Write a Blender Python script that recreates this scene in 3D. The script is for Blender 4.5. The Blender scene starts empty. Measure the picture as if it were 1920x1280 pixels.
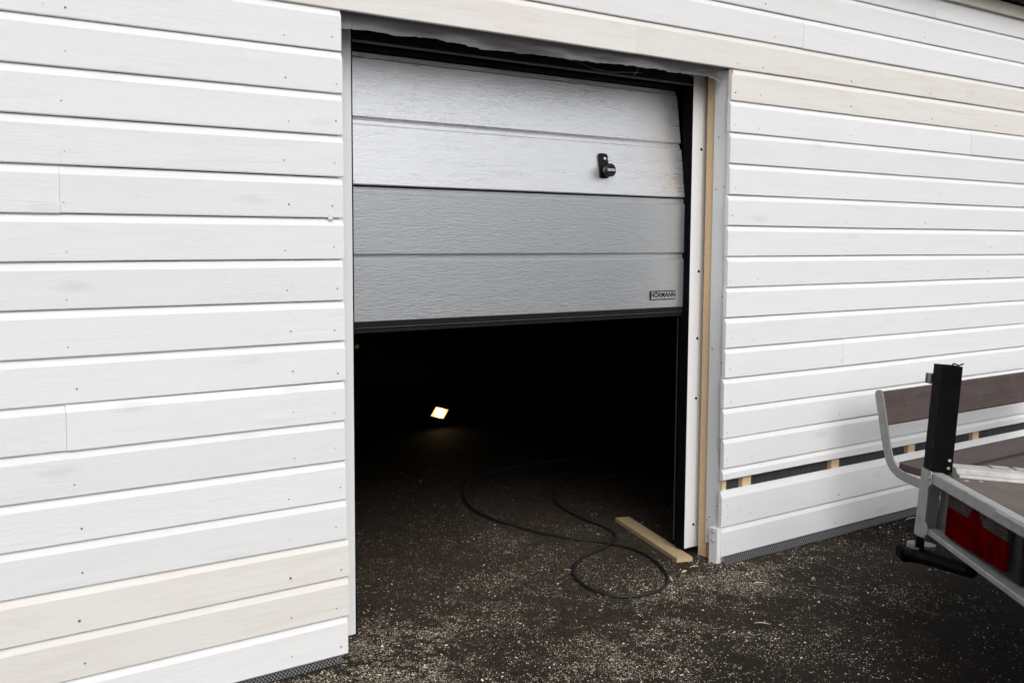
import bpy, math, random
from mathutils import Vector, Matrix
from mathutils import noise as mn

random.seed(7)
R = math.radians
SC = bpy.context.scene
COL = SC.collection

# ------------------------------------------------------------------ camera
cam_d = bpy.data.cameras.new('camera')
cam_d.sensor_width = 36.0
cam_d.lens = 36.0 * 2024.5 / 1920.0
cam_d.clip_start = 0.05
cam_d.clip_end = 600
cam_d.dof.use_dof = True
cam_d.dof.focus_distance = 4.4
cam_d.dof.aperture_fstop = 4.5
cam = bpy.data.objects.new('camera', cam_d)
COL.objects.link(cam)
ZF = 2.222                                   # underside of the cream lintel board
cam.location = (-1.07561, -3.23642, ZF - 0.75207)
cam.rotation_euler = (1.47705468, -0.00514042, -0.65523487)
SC.camera = cam

# ------------------------------------------------------------------ overcast daylight
SUN_EL, SUN_AZ = 40.0, 200.0                 # degrees, azimuth clockwise from +Y
world = bpy.data.worlds.new('World')
SC.world = world
world.use_nodes = True
wn, wl = world.node_tree.nodes, world.node_tree.links
wn.clear()
sky = wn.new('ShaderNodeTexSky')
sky.sky_type = 'NISHITA'
sky.sun_disc = False
sky.sun_elevation = R(SUN_EL)
sky.sun_rotation = R(SUN_AZ)
sky.dust_density = 4.0
sky.air_density = 1.0
hs = wn.new('ShaderNodeHueSaturation')
hs.inputs['Saturation'].default_value = 0.16
bg = wn.new('ShaderNodeBackground')
bg.inputs['Strength'].default_value = 0.15
wo = wn.new('ShaderNodeOutputWorld')
wl.new(sky.outputs[0], hs.inputs['Color'])
wl.new(hs.outputs[0], bg.inputs['Color'])
wl.new(bg.outputs[0], wo.inputs['Surface'])

sun_d = bpy.data.lights.new('sun', 'SUN')
sun_d.energy = 0.8
sun_d.angle = R(50)
sun_d.color = (1.0, 0.985, 0.97)
sun = bpy.data.objects.new('sun', sun_d)
COL.objects.link(sun)
az, el = R(SUN_AZ), R(SUN_EL)
to_sun = Vector((math.sin(az) * math.cos(el), math.cos(az) * math.cos(el), math.sin(el)))
sun.rotation_euler = to_sun.to_track_quat('Z', 'Y').to_euler()

SC.view_settings.view_transform = 'Standard'
SC.view_settings.look = 'None'
SC.view_settings.gamma = 1.0
SC.view_settings.use_curve_mapping = False
SC.view_settings.exposure = 0.02


# ------------------------------------------------------------------ materials
class Mat:
    """small wrapper to write node materials briefly"""
    def __init__(self, name):
        self.m = bpy.data.materials.new(name)
        self.m.use_nodes = True
        self.t = self.m.node_tree
        self.b = self.t.nodes['Principled BSDF']

    def n(self, kind, **kw):
        nd = self.t.nodes.new('ShaderNode' + kind)
        for k, v in kw.items():
            if k in nd.inputs:
                nd.inputs[k].default_value = v
            else:
                setattr(nd, k, v)
        return nd

    def l(self, a, b):
        self.t.links.new(a, b)

    def coords(self, scale=(1, 1, 1), rnd=True):
        tc = self.n('TexCoord')
        mp = self.n('Mapping')
        mp.inputs['Scale'].default_value = scale
        self.l(tc.outputs['Object'], mp.inputs['Vector'])
        if rnd:
            oi = self.n('ObjectInfo')
            ml = self.n('Math', operation='MULTIPLY')
            ml.inputs[1].default_value = 37.0
            self.l(oi.outputs['Random'], ml.inputs[0])
            cx = self.n('CombineXYZ')
            for i in range(3):
                self.l(ml.outputs[0], cx.inputs[i])
            self.l(cx.outputs[0], mp.inputs['Location'])
        return mp.outputs[0]

    def noise(self, vec, scale, detail=4, rough=.55, dist=0.0):
        nz = self.n('TexNoise')
        nz.inputs['Scale'].default_value = scale
        nz.inputs['Detail'].default_value = detail
        nz.inputs['Roughness'].default_value = rough
        nz.inputs['Distortion'].default_value = dist
        self.l(vec, nz.inputs['Vector'])
        return nz.outputs['Fac']

    def ramp(self, fac, stops):
        r = self.n('ValToRGB')
        e = r.color_ramp.elements
        while len(e) < len(stops):
            e.new(0.5)
        for i, (p, c) in enumerate(stops):
            e[i].position = p
            e[i].color = (c, c, c, 1) if isinstance(c, (int, float)) else (*c, 1)
        self.l(fac, r.inputs['Fac'])
        return r.outputs['Color']

    def mix(self, fac, a, b, mode='MIX'):
        mx = self.n('Mix', data_type='RGBA', blend_type=mode)
        for v, i in ((fac, 0), (a, 6), (b, 7)):
            if hasattr(v, 'is_linked'):
                self.l(v, mx.inputs[i])
            elif i == 0:
                mx.inputs[0].default_value = v
            else:
                mx.inputs[i].default_value = (*v, 1)
        return mx.outputs[2]

    def base(self, c):
        if hasattr(c, 'is_linked'):
            self.l(c, self.b.inputs['Base Color'])
        else:
            self.b.inputs['Base Color'].default_value = (*c, 1)

    def rough(self, v):
        if hasattr(v, 'is_linked'):
            self.l(v, self.b.inputs['Roughness'])
        else:
            self.b.inputs['Roughness'].default_value = v

    def bump(self, heights, dist):
        prev = None
        for h, d in zip(heights, dist):
            bp = self.n('Bump')
            bp.inputs['Strength'].default_value = 1.0
            bp.inputs['Distance'].default_value = d
            self.l(h, bp.inputs['Height'])
            if prev is not None:
                self.l(prev, bp.inputs['Normal'])
            prev = bp.outputs[0]
        self.l(prev, self.b.inputs['Normal'])


def simple(name, col, rough=.5, metal=0.0, var=.15, scale=12, bump=0.0):
    M = Mat(name)
    v = M.coords()
    f = M.noise(v, scale, 5, .6)
    lo = tuple(c * (1 - var) for c in col)
    hi = tuple(min(1, c * (1 + var)) for c in col)
    M.base(M.ramp(f, [(.3, lo), (.7, hi)]))
    M.rough(M.ramp(M.noise(v, scale * 2.3, 3), [(.3, max(.05, rough - .08)), (.7, min(1, rough + .08))]))
    M.b.inputs['Metallic'].default_value = metal
    if bump:
        M.bump([M.noise(v, scale * 8, 4, .6)], [bump])
    return M.m


def painted_board(name, base, knot, wood, amount):
    """rough sawn spruce under a coat of paint; `wood` shows through where the coat is thin"""
    M = Mat(name)
    v = M.coords((1, 1, 1))
    vg = M.coords((2.2, 26, 26))
    vf = M.coords((14, 130, 130))
    fibre = M.noise(vf, 1.0, 6, .65, .6)
    grain = M.noise(vg, 1.0, 5, .6, 1.2)
    rough_sawn = M.noise(v, 190, 4, .7)
    col = M.mix(M.ramp(grain, [(.46, 0.0), (.74, amount)]), base, wood)
    # knots: sparse soft ovals
    vk = M.coords((2.6, 9, 9))
    vo = M.n('TexVoronoi')
    vo.inputs['Scale'].default_value = 1.0
    M.l(vk, vo.inputs['Vector'])
    kf = M.ramp(vo.outputs['Distance'], [(.0, 1.0), (.10, .55), (.2, 0.0)])
    kn = M.ramp(M.noise(v, 3.1, 1), [(.48, 0.0), (.56, 1.0)])
    kk = M.mix(1.0, kf, kn, 'MULTIPLY')
    kk2 = M.mix(1.0, kk, (.5, .5, .5), 'MULTIPLY')
    col = M.mix(kk2, col, knot)
    # faint dirt marks
    dm = M.ramp(M.noise(v, 42, 3, .7), [(.68, 0.0), (.78, .30)])
    scuff = M.mix(1.0, M.ramp(M.noise(M.coords((6, 18, 18)), 1.0, 6, .75, 1.0), [(.60, 0.0), (.72, .22)]), M.ramp(M.noise(v, 1.6, 2), [(.5, 0.0), (.62, 1.0)]), 'MULTIPLY')
    col = M.mix(scuff, col, (.50, .47, .43))
    col = M.mix(dm, col, (.42, .40, .37))
    oi = M.n('ObjectInfo')
    rv = M.ramp(oi.outputs['Random'], [(0, .955), (1, 1.0)])
    col = M.mix(1.0, col, rv, 'MULTIPLY')
    M.base(col)
    M.rough(.62)
    M.b.inputs['Specular IOR Level'].default_value = .35
    patch = M.ramp(M.noise(v, 2.7, 3, .6), [(.35, .12), (.68, 1.0)])
    fz = M.mix(1.0, M.ramp(fibre, [(.32, 0.0), (.62, 1.0)]), patch, 'MULTIPLY')
    M.bump([fz, rough_sawn, kf], [.00040, .00030, .0008])
    return M.m


MT = {}
MT['white'] = painted_board('white_painted_wood', (.80, .806, .814), (.60, .585, .56), (.74, .73, .72), .5)
MT['cream'] = painted_board('thin_primer_wood', (.775, .755, .725), (.56, .50, .44), (.725, .67, .605), .9)
MT['grey_board'] = painted_board('pale_grey_painted_wood', (.76, .77, .78), (.68, .68, .68), (.72, .72, .72), .4)
MT['frame_white'] = painted_board('smooth_white_frame', (.82, .83, .84), (.78, .78, .78), (.79, .80, .81), .3)


def raw_wood(name, a, b):
    M = Mat(name)
    vg = M.coords((5, 60, 60))
    f = M.noise(vg, 1.0, 6, .65, 1.5)
    v = M.coords()
    c = M.ramp(f, [(.3, a), (.7, b)])
    sp = M.ramp(M.noise(v, 55, 3, .7), [(.66, 0.0), (.74, .5)])
    M.base(M.mix(sp, c, (.22, .14, .08)))
    M.rough(.75)
    M.bump([f, M.noise(v, 220, 3)], [.0008, .0005])
    return M.m


MT['spruce'] = raw_wood('raw_spruce', (.64, .44, .255), (.76, .56, .355))
MT['plank'] = raw_wood('weathered_spruce', (.42, .30, .17), (.57, .425, .26))
MT['endgrain'] = raw_wood('cut_spruce_end', (.40, .24, .11), (.52, .34, .18))
MT['membrane'] = simple('wind_barrier', (.045, .05, .052), .7, 0, .3, 9, .0006)
MT['black'] = simple('black_rubber', (.009, .009, .010), .55, 0, .3, 30)
MT['black'].node_tree.nodes['Principled BSDF'].inputs['Specular IOR Level'].default_value = .2
MT['black_gloss'] = simple('black_plastic', (.006, .006, .0065), .3, 0, .2, 30)
MT['black_gloss'].node_tree.nodes['Principled BSDF'].inputs['Specular IOR Level'].default_value = .22
MT['black_paint'] = simple('black_painted_steel', (.005, .005, .0055), .5, 0, .3, 9)
MT['black_paint'].node_tree.nodes['Principled BSDF'].inputs['Specular IOR Level'].default_value = .008
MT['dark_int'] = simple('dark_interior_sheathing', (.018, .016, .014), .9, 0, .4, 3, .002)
MT['rail'] = simple('dull_steel_rail', (.16, .16, .165), .45, .8, .2, 20)
MT['chrome'] = simple('bright_metal', (.75, .76, .77), .18, 1.0, .05, 20)
MT['galv'] = None
MT['roof'] = simple('green_grey_roof_sheet', (.30, .33, .28), .6, 0, .1, 6)
MT['soffit'] = simple('eave_board', (.62, .58, .52), .7, 0, .1, 8, .0005)
MT['nail'] = simple('dull_nail', (.16, .15, .14), .5, .3, .4, 60)
MT['bright_screw'] = simple('painted_screw_head', (.62, .63, .64), .4, .1, .15, 60)
MT['tape'] = simple('torn_pale_tape', (.55, .56, .57), .35, 0, .2, 60, .001)


def galvanised(name, k):
    M = Mat(name)
    v = M.coords()
    vo = M.n('TexVoronoi')
    vo.inputs['Scale'].default_value = 55
    M.l(v, vo.inputs['Vector'])
    f = M.noise(v, 14, 5, .65)
    c = M.ramp(f, [(.3, (.30 * k, .31 * k, .315 * k)), (.7, (.385 * k, .395 * k, .40 * k))])
    c = M.mix(.06, c, vo.outputs['Color'], 'OVERLAY')
    gm = M.ramp(M.noise(v, 5.5, 6, .72), [(.48, 0.0), (.70, .5)])
    c = M.mix(gm, c, (.17, .165, .15))
    hs_ = M.n('HueSaturation')
    hs_.inputs['Saturation'].default_value = .15
    M.l(c, hs_.inputs['Color'])
    M.base(hs_.outputs[0])
    M.b.inputs['Metallic'].default_value = .15
    M.rough(M.ramp(M.noise(v, 30, 4), [(.3, .42), (.7, .6)]))
    M.bump([M.noise(v, 120, 3)], [.0001])
    return M.m


MT['galv'] = galvanised('galvanised_steel', 1.0)
MT['galv_dull'] = galvanised('weathered_galvanised_steel', .72)
MT['alu'] = simple('weathered_white_rail', (.43, .425, .40), .55, .0, .22, 18, .00006)


def brown_wood(name, a, b, stain):
    M = Mat(name)
    f = M.noise(M.coords((3, 45, 45)), 1.0, 6, .65, .8)
    v = M.coords()
    c = M.ramp(f, [(.3, a), (.7, b)])
    c = M.mix(M.ramp(M.noise(v, 7, 5, .65), [(.5, 0.0), (.72, .55)]), c, stain)
    M.base(c)
    M.rough(.6)
    M.bump([f], [.0006])
    return M.m


MT['bench_wood'] = brown_wood('brown_bench_plank', (.044, .030, .028), (.074, .053, .048), (.092, .070, .064))
MT['ply'] = brown_wood('brown_phenolic_plywood', (.075, .052, .045), (.12, .09, .078), (.19, .155, .125))


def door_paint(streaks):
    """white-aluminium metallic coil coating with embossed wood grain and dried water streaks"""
    M = Mat('silver_door_coating_dusty_skylit' if streaks else 'silver_door_coating')
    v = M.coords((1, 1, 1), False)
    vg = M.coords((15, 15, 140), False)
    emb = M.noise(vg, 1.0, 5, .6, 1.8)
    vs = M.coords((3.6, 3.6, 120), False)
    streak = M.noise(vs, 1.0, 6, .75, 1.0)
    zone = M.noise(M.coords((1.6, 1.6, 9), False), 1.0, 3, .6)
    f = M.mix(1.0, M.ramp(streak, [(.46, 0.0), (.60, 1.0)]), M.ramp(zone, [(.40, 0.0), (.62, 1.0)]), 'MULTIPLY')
    M.base(M.mix(f, (.93, .94, .965), (.84, .85, .875)) if streaks else (.705, .73, .757))  # upper section's paler base paints in the sky reflection; streaks are dried dust
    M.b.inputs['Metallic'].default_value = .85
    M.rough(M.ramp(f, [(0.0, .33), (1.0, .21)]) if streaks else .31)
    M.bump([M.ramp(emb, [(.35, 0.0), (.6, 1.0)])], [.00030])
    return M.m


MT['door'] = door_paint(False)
MT['door_up_skylit'] = door_paint(True)


def curtain():
    M = Mat('black_woven_mesh')
    tc = M.n('TexCoord')
    uv = tc.outputs['UV']
    wv = M.n('TexWave', wave_type='BANDS', bands_direction='X')
    wv.inputs['Scale'].default_value = 150
    wv.inputs['Distortion'].default_value = 1.0
    M.l(uv, wv.inputs['Vector'])
    c = M.ramp(wv.outputs['Fac'], [(.1, (.11, .108, .11)), (.9, (.42, .415, .42))])
    M.base(c)
    M.rough(.42)
    out = M.t.nodes['Material Output']
    tr = M.n('BsdfTransparent')
    mx = M.n('MixShader')
    mx.inputs[0].default_value = .62
    M.l(tr.outputs[0], mx.inputs[1])
    M.l(M.b.outputs[0], mx.inputs[2])
    M.l(mx.outputs[0], out.inputs['Surface'])
    return M.m


MT['curtain'] = curtain()


def perforated():
    M = Mat('perforated_vent_strip')
    tc = M.n('TexCoord')
    mp = M.n('Mapping')
    mp.inputs['Scale'].default_value = (105, 0, 105)
    mp.inputs['Rotation'].default_value = (0, R(45), 0)
    M.l(tc.outputs['Object'], mp.inputs['Vector'])
    ck = M.n('TexVoronoi')
    ck.inputs['Scale'].default_value = 1.0
    ck.inputs['Randomness'].default_value = 0.0
    M.l(mp.outputs[0], ck.inputs['Vector'])
    hole = M.ramp(ck.outputs['Distance'], [(.38, 1.0), (.44, 0.0)])
    M.base((.17, .17, .18))
    M.b.inputs['Metallic'].default_value = .2
    M.rough(.45)
    out = M.t.nodes['Material Output']
    tr = M.n('BsdfTransparent')
    mx = M.n('MixShader')
    M.l(hole, mx.inputs[0])
    M.l(M.b.outputs[0], mx.inputs[1])
    M.l(tr.outputs[0], mx.inputs[2])
    M.l(mx.outputs[0], out.inputs['Surface'])
    return M.m


MT['vent'] = perforated()


def asphalt():
    M = Mat('dark_asphalt')
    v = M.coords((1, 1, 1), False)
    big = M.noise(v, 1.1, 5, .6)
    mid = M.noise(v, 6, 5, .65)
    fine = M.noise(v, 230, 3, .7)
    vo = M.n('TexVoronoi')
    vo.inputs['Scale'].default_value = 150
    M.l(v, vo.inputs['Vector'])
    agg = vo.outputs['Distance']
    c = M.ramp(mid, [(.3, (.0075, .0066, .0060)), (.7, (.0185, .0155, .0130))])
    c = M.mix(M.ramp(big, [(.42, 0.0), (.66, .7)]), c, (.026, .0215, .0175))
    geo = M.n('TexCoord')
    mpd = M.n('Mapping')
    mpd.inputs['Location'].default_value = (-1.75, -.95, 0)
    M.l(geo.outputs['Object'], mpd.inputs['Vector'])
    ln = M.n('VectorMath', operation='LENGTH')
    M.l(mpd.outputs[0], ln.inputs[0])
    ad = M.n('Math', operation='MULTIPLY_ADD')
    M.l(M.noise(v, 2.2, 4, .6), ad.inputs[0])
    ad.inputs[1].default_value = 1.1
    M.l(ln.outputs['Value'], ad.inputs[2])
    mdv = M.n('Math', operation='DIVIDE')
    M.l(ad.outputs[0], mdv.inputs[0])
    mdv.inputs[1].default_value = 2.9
    dust = M.ramp(mdv.outputs[0], [(.48, .9), (1.0, 0.0)])  # trodden sawdust plus painted-in light lifting the dim floor through the doorway
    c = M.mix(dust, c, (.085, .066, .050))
    # paler stones and fine sawdust trodden into the pores
    st = M.ramp(fine, [(.56, 0.0), (.70, .6)])
    c = M.mix(st, c, (.062, .050, .038))
    vo2 = M.n('TexVoronoi')
    vo2.inputs['Scale'].default_value = 95
    M.l(v, vo2.inputs['Vector'])
    sp = M.ramp(vo2.outputs['Distance'], [(.08, .4), (.16, 0.0)])
    c = M.mix(sp, c, (.11, .092, .072))
    gr = M.ramp(M.noise(v, 105, 3, .75), [(.34, .30), (.50, .95), (.66, 1.0)])
    c = M.mix(1.0, c, gr, 'MULTIPLY')
    gr2 = M.ramp(M.noise(v, 24, 4, .7), [(.35, .55), (.65, 1.0)])
    c = M.mix(1.0, c, gr2, 'MULTIPLY')
    M.base(c)
    M.rough(M.ramp(mid, [(.3, .72), (.7, .92)]))
    M.b.inputs['Specular IOR Level'].default_value = .08
    M.bump([agg, fine, mid], [.0045, .0025, .004])
    return M.m


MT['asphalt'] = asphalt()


def emit(name, col, strength):
    M = Mat(name)
    M.base((.1, .1, .1))
    M.b.inputs['Emission Color'].default_value = (*col, 1)
    M.b.inputs['Emission Strength'].default_value = strength
    return M.m


def lamp_glass():
    """floodlight glass: white hot over the emitter, amber towards the reflector rim"""
    M = Mat('warm_lamp_glass')
    tc = M.n('TexCoord')
    mp = M.n('Mapping')
    mp.inputs['Location'].default_value = (.015, .05, -.118)
    M.l(tc.outputs['Object'], mp.inputs['Vector'])
    ln = M.n('VectorMath', operation='LENGTH')
    M.l(mp.outputs[0], ln.inputs[0])
    ml = M.n('Math', operation='MULTIPLY')
    ml.inputs[1].default_value = 12.0
    M.l(ln.outputs['Value'], ml.inputs[0])
    col = M.ramp(ml.outputs[0], [(.15, (1.0, .78, .42)), (.62, (1.0, .50, .13))])
    st = M.ramp(ml.outputs[0], [(.10, 1.0), (.50, .20), (.75, .09)])
    M.l(col, M.b.inputs['Emission Color'])
    mm = M.n('Math', operation='MULTIPLY')
    mm.inputs[1].default_value = 22.0
    M.l(st, mm.inputs[0])
    M.l(mm.outputs[0], M.b.inputs['Emission Strength'])
    return M.m


MT['lamp'] = lamp_glass()
MT['dim_glint'] = emit('dim_warm_glint', (1.0, .45, .12), .05)


def lens(name, col, rough, bumps):
    """moulded lens: small prisms darken and lighten the plastic"""
    M = Mat(name)
    v = M.coords((1, 1, 1), False)
    vo = M.n('TexVoronoi')
    vo.inputs['Scale'].default_value = 85
    vo.inputs['Randomness'].default_value = .35
    M.l(v, vo.inputs['Vector'])
    big = M.noise(M.coords((7, 7, 10), False), 1.0, 3, .6)
    c = M.ramp(big, [(.3, tuple(q * .35 for q in col)), (.7, col)])
    pr = M.ramp(vo.outputs['Distance'], [(.1, 1.0), (.6, .45)])
    M.base(M.mix(1.0, c, pr, 'MULTIPLY'))
    M.rough(rough)
    M.b.inputs['Specular IOR Level'].default_value = 0.0
    M.bump([vo.outputs['Distance']], [bumps])
    return M.m


MT['red_lens'] = lens('red_lamp_lens', (.22, .002, .004), .25, .0003)
MT['clear_lens'] = lens('smoky_clear_lens', (.15, .115, .115), .25, .0004)


def chips_mat():
    M = Mat('wood_shavings')
    at = M.n('Attribute')
    at.attribute_name = 'tone'
    M.base(M.ramp(at.outputs['Fac'], [(0, (.22, .155, .085)), (.45, (.50, .41, .28)), (1, (.86, .82, .72))]))
    M.rough(.8)
    return M.m


MT['chips'] = chips_mat()
MT['splinter'] = simple('pale_splinter', (.58, .47, .33), .7, 0, .2, 60)
MT['hose'] = simple('black_hose_rubber', (.010, .0105, .012), .6, 0, .3, 40)
MT['white_print'] = simple('white_print', (.75, .75, .75), .4, 0, .03, 40)


# ------------------------------------------------------------------ mesh helpers
class MB:
    def __init__(self):
        self.v, self.f = [], []

    def add(self, vs, fs):
        o = len(self.v)
        self.v += [tuple(p) for p in vs]
        self.f += [tuple(i + o for i in q) for q in fs]
        return self

    def box(self, a, b, bev=0.0):
        (x0, y0, z0), (x1, y1, z1) = a, b
        if not bev:
            vs = [(x0, y0, z0), (x1, y0, z0), (x1, y1, z0), (x0, y1, z0),
                  (x0, y0, z1), (x1, y0, z1), (x1, y1, z1), (x0, y1, z1)]
            fs = [(0, 3, 2, 1), (4, 5, 6, 7), (0, 1, 5, 4), (1, 2, 6, 5), (2, 3, 7, 6), (3, 0, 4, 7)]
            return self.add(vs, fs)
        import bmesh
        bm = bmesh.new()
        bmesh.ops.create_cube(bm, size=1)
        for p in bm.verts:
            p.co = ((x0 + x1) / 2 + p.co.x * (x1 - x0), (y0 + y1) / 2 + p.co.y * (y1 - y0),
                    (z0 + z1) / 2 + p.co.z * (z1 - z0))
        bmesh.ops.bevel(bm, geom=bm.edges[:], offset=bev, segments=1, affect='EDGES')
        return self.bm(bm)

    def bm(self, bm):
        bm.verts.index_update()
        self.add([p.co[:] for p in bm.verts], [[q.index for q in f.verts] for f in bm.faces])
        bm.free()
        return self

    def prism(self, prof, axis, a, b, xs=None, jit=None):
        """extrude a closed 2D profile along an axis; xs = stations, jit(station, point) -> offset"""
        st = xs or [a, b]
        n = len(prof)
        vs = []
        for k, s in enumerate(st):
            for i, (p, q) in enumerate(prof):
                d = jit(k, i) if jit else (0, 0)
                p2, q2 = p + d[0], q + d[1]
                vs.append({'x': (s, p2, q2), 'y': (p2, s, q2), 'z': (p2, q2, s)}[axis])
        fs = []
        for k in range(len(st) - 1):
            for i in range(n):
                j = (i + 1) % n
                fs.append((k * n + i, k * n + j, (k + 1) * n + j, (k + 1) * n + i))
        fs.append(tuple(range(n)))
        fs.append(tuple((len(st) - 1) * n + i for i in reversed(range(n))))
        return self.add(vs, fs)

    def tube(self, pts, r, seg=10, cap=True):
        pts = [Vector(p) for p in pts]
        rs = r if isinstance(r, (list, tuple)) else [r] * len(pts)
        vs, fs = [], []
        prev = None
        for i, p in enumerate(pts):
            d = (pts[min(i + 1, len(pts) - 1)] - pts[max(i - 1, 0)]).normalized()
            if prev is None:
                a = d.orthogonal().normalized()
            else:
                a = (prev - d * prev.dot(d)).normalized()
            prev = a
            b = d.cross(a)
            for k in range(seg):
                t = 2 * math.pi * k / seg
                vs.append(p + a * (math.cos(t) * rs[i]) + b * (math.sin(t) * rs[i]))
        for i in range(len(pts) - 1):
            for k in range(seg):
                j = (k + 1) % seg
                fs.append((i * seg + k, i * seg + j, (i + 1) * seg + j, (i + 1) * seg + k))
        if cap:
            fs.append(tuple(reversed(range(seg))))
            fs.append(tuple((len(pts) - 1) * seg + k for k in range(seg)))
        return self.add(vs, fs)

    def disc(self, c, nrm, r, h, seg=10, r2=None):
        c, nrm = Vector(c), Vector(nrm).normalized()
        return self.tube([c, c + nrm * h], [r, r if r2 is None else r2], seg)

    def build(self, name, mat, parent=None, smooth=False, rec=True, **props):
        me = bpy.data.meshes.new(name)
        off = Vector((0, 0, 0))
        root = parent
        while root is not None and root.parent is not None:
            root = root.parent
        if root is not None and root.get('local_build', 0) == 0:
            off = root.location
        me.from_pydata([tuple(Vector(p) - off) for p in self.v], [], self.f)
        me.update()
        if rec:
            import bmesh
            bm = bmesh.new()
            bm.from_mesh(me)
            bmesh.ops.recalc_face_normals(bm, faces=bm.faces[:])
            bm.to_mesh(me)
            bm.free()
        if smooth:
            me.polygons.foreach_set('use_smooth', [True] * len(me.polygons))
        if mat is not None:
            me.materials.append(mat)
        o = bpy.data.objects.new(name, me)
        COL.objects.link(o)
        if parent is not None:
            o.parent = parent
        for k, v in props.items():
            o[k] = v
        return o


def thing(name, label, cat, loc=(0, 0, 0), group=None):
    o = bpy.data.objects.new(name, None)
    COL.objects.link(o)
    o.location = loc
    o.empty_display_size = .2
    o['label'] = label
    o['category'] = cat
    if group:
        o['group'] = group
    return o


def text_mesh(body, size, extrude, bold, mat, name, parent, M):
    cu = bpy.data.curves.new(name, 'FONT')
    cu.body = body
    cu.size = size
    cu.extrude = extrude
    cu.offset = bold
    cu.space_character = 1.06
    cu.align_x = 'CENTER'
    cu.align_y = 'CENTER'
    tmp = bpy.data.objects.new(name + '_tmp', cu)
    COL.objects.link(tmp)
    bpy.context.view_layer.update()
    dg = bpy.context.evaluated_depsgraph_get()
    me = bpy.data.meshes.new_from_object(tmp.evaluated_get(dg))
    bpy.data.objects.remove(tmp)
    me.transform(M)
    me.name = name
    me.materials.clear()
    me.materials.append(mat)
    o = bpy.data.objects.new(name, me)
    COL.objects.link(o)
    o.parent = parent
    return o


# ------------------------------------------------------------------ ground
g = MB()
g.add([(-150, -150, 0), (150, -150, 0), (150, 150, 0), (-150, 150, 0)], [(0, 1, 2, 3)])
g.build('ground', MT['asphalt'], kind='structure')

# ------------------------------------------------------------------ garage building
H = 0.137                                    # board cover width
XL, XR = 0.697, 2.623                        # edges of the doorway in the cladding
X0, X1 = -2.6, 8.0
TOP = 2.77
bld = thing('garage_building', 'white timber clad garage with two cream boards over its open doorway', 'building', (1.7, 0, 0))


def board(x0, x1, z0, mat, h=H, face=0.113, top=0.1366, label=None, zbot=0.0016, cut=False):
    if cut:
        prof = [(.003, zbot), (0.0, zbot + .003), (0.0, face), (.0105, top), (.019, top), (.019, zbot)]
    else:
        prof = [(.002, zbot), (0.0, zbot + .003), (0.0, face), (.0105, top), (.019, top), (.019, zbot)]
    prof = [(y, z + z0) for y, z in prof]
    n = max(2, int((x1 - x0) / .55) + 1)
    xs = [x0 + (x1 - x0) * i / (n - 1) for i in range(n)]
    amp = [(random.gauss(0, .0007), random.gauss(0, .0007)) for _ in range(n)]
    dy = random.uniform(-.0012, .0012)

    def jit(k, i):
        a, b = amp[k]
        return (dy + a * .6, (a if i in (0, 1, 5) else b) * 1.0)
    kw = {'label': label} if label else {}
    return MB().prism(prof, 'x', 0, 0, xs, jit).build('board', mat, bld, **kw)


nails = MB()


def nail(x, z, r=.0032, y=-.0012):
    r *= random.uniform(.55, 1.1)
    nails.disc((x, y + .004, z), (0, -1, 0), r, .0042, 6)


GAP = .0010
left_joint = {5: -.21, 10: -.214, 2: -1.2, 8: -1.5, 13: -1.0}
right_joint = {10: 3.497, 4: 5.9, 7: 6.4, 12: 5.7, 2: 4.6}
for i in range(1, 17):
    zb = ZF - i * H
    cream = i in (14, 15)
    m = MT['cream'] if cream else MT['white']
    lab = 'cream thinly primed board low on the wall left of the doorway' if cream else None
    xe = XL + random.uniform(-.003, .004) + (0.006 if i > 13 else 0)
    if i in left_joint:
        j = left_joint[i]
        board(X0, j - GAP / 2, zb, m)
        board(j + GAP / 2, xe, zb, m)
    else:
        board(X0, xe, zb, m, label=lab)
    for xn in (-1.4, -.80, -.19, .495, .665):
        nail(xn + random.uniform(-.012, .012), zb + random.uniform(.028, .048), .0042 if cream else .003)
    # right of the doorway
    xs_ = XR + random.uniform(-.003, .003)
    if i == 14:                              # ripped narrow, with an open gap below it
        board(xs_, X1, zb, MT['white'], zbot=.081, cut=True, label='narrow ripped white board above the open gap')
    elif i == 15:
        board(xs_, X1, zb, MT['white'], face=.136, top=.169, label='full height white board below the open gap')
        nail(2.66, zb + .10)
    elif i in right_joint:
        j = right_joint[i]
        board(xs_, j - GAP / 2, zb, MT['white'])
        board(j + GAP / 2, X1, zb, MT['white'])
    else:
        c1 = i == 1
        board(xs_, X1, zb, MT['cream'] if c1 else MT['white'],
              label='cream primed board beside the top right corner of the doorway' if c1 else None)
    for xn in (2.658, 2.824, 3.49, 4.19, 4.85, 5.5):
        if i != 14 and (i in (1, 15, 16) or random.random() < .6):
            nail(xn + random.uniform(-.012, .012), zb + random.uniform(.026, .046), .0036 if i in (1, 15) else .0026)
# courses above the doorway
jf = 2.041
board(X0, jf - GAP / 2, ZF, MT['cream'], label='long cream primed board over the doorway')
board(jf + GAP / 2, X1, ZF, MT['cream'], label='cream primed board over the doorway, right piece')
for i, j in ((1, 3.111), (2, 1.1), (3, 4.2)):
    board(X0, j - GAP / 2, ZF + i * H, MT['white'])
    board(j + GAP / 2, X1, ZF + i * H, MT['white'])
for x in (2.66, 2.83, 3.49, 4.18, 4.85):
    nail(x, ZF + .024, .0036)
    for i in (1, 2, 3):
        if random.random() < .7:
            nail(x + random.uniform(-.1, .1), ZF + i * H + .03, .0028)
nails.build('nail_heads', MT['nail'], bld, kind='stuff')

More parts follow.
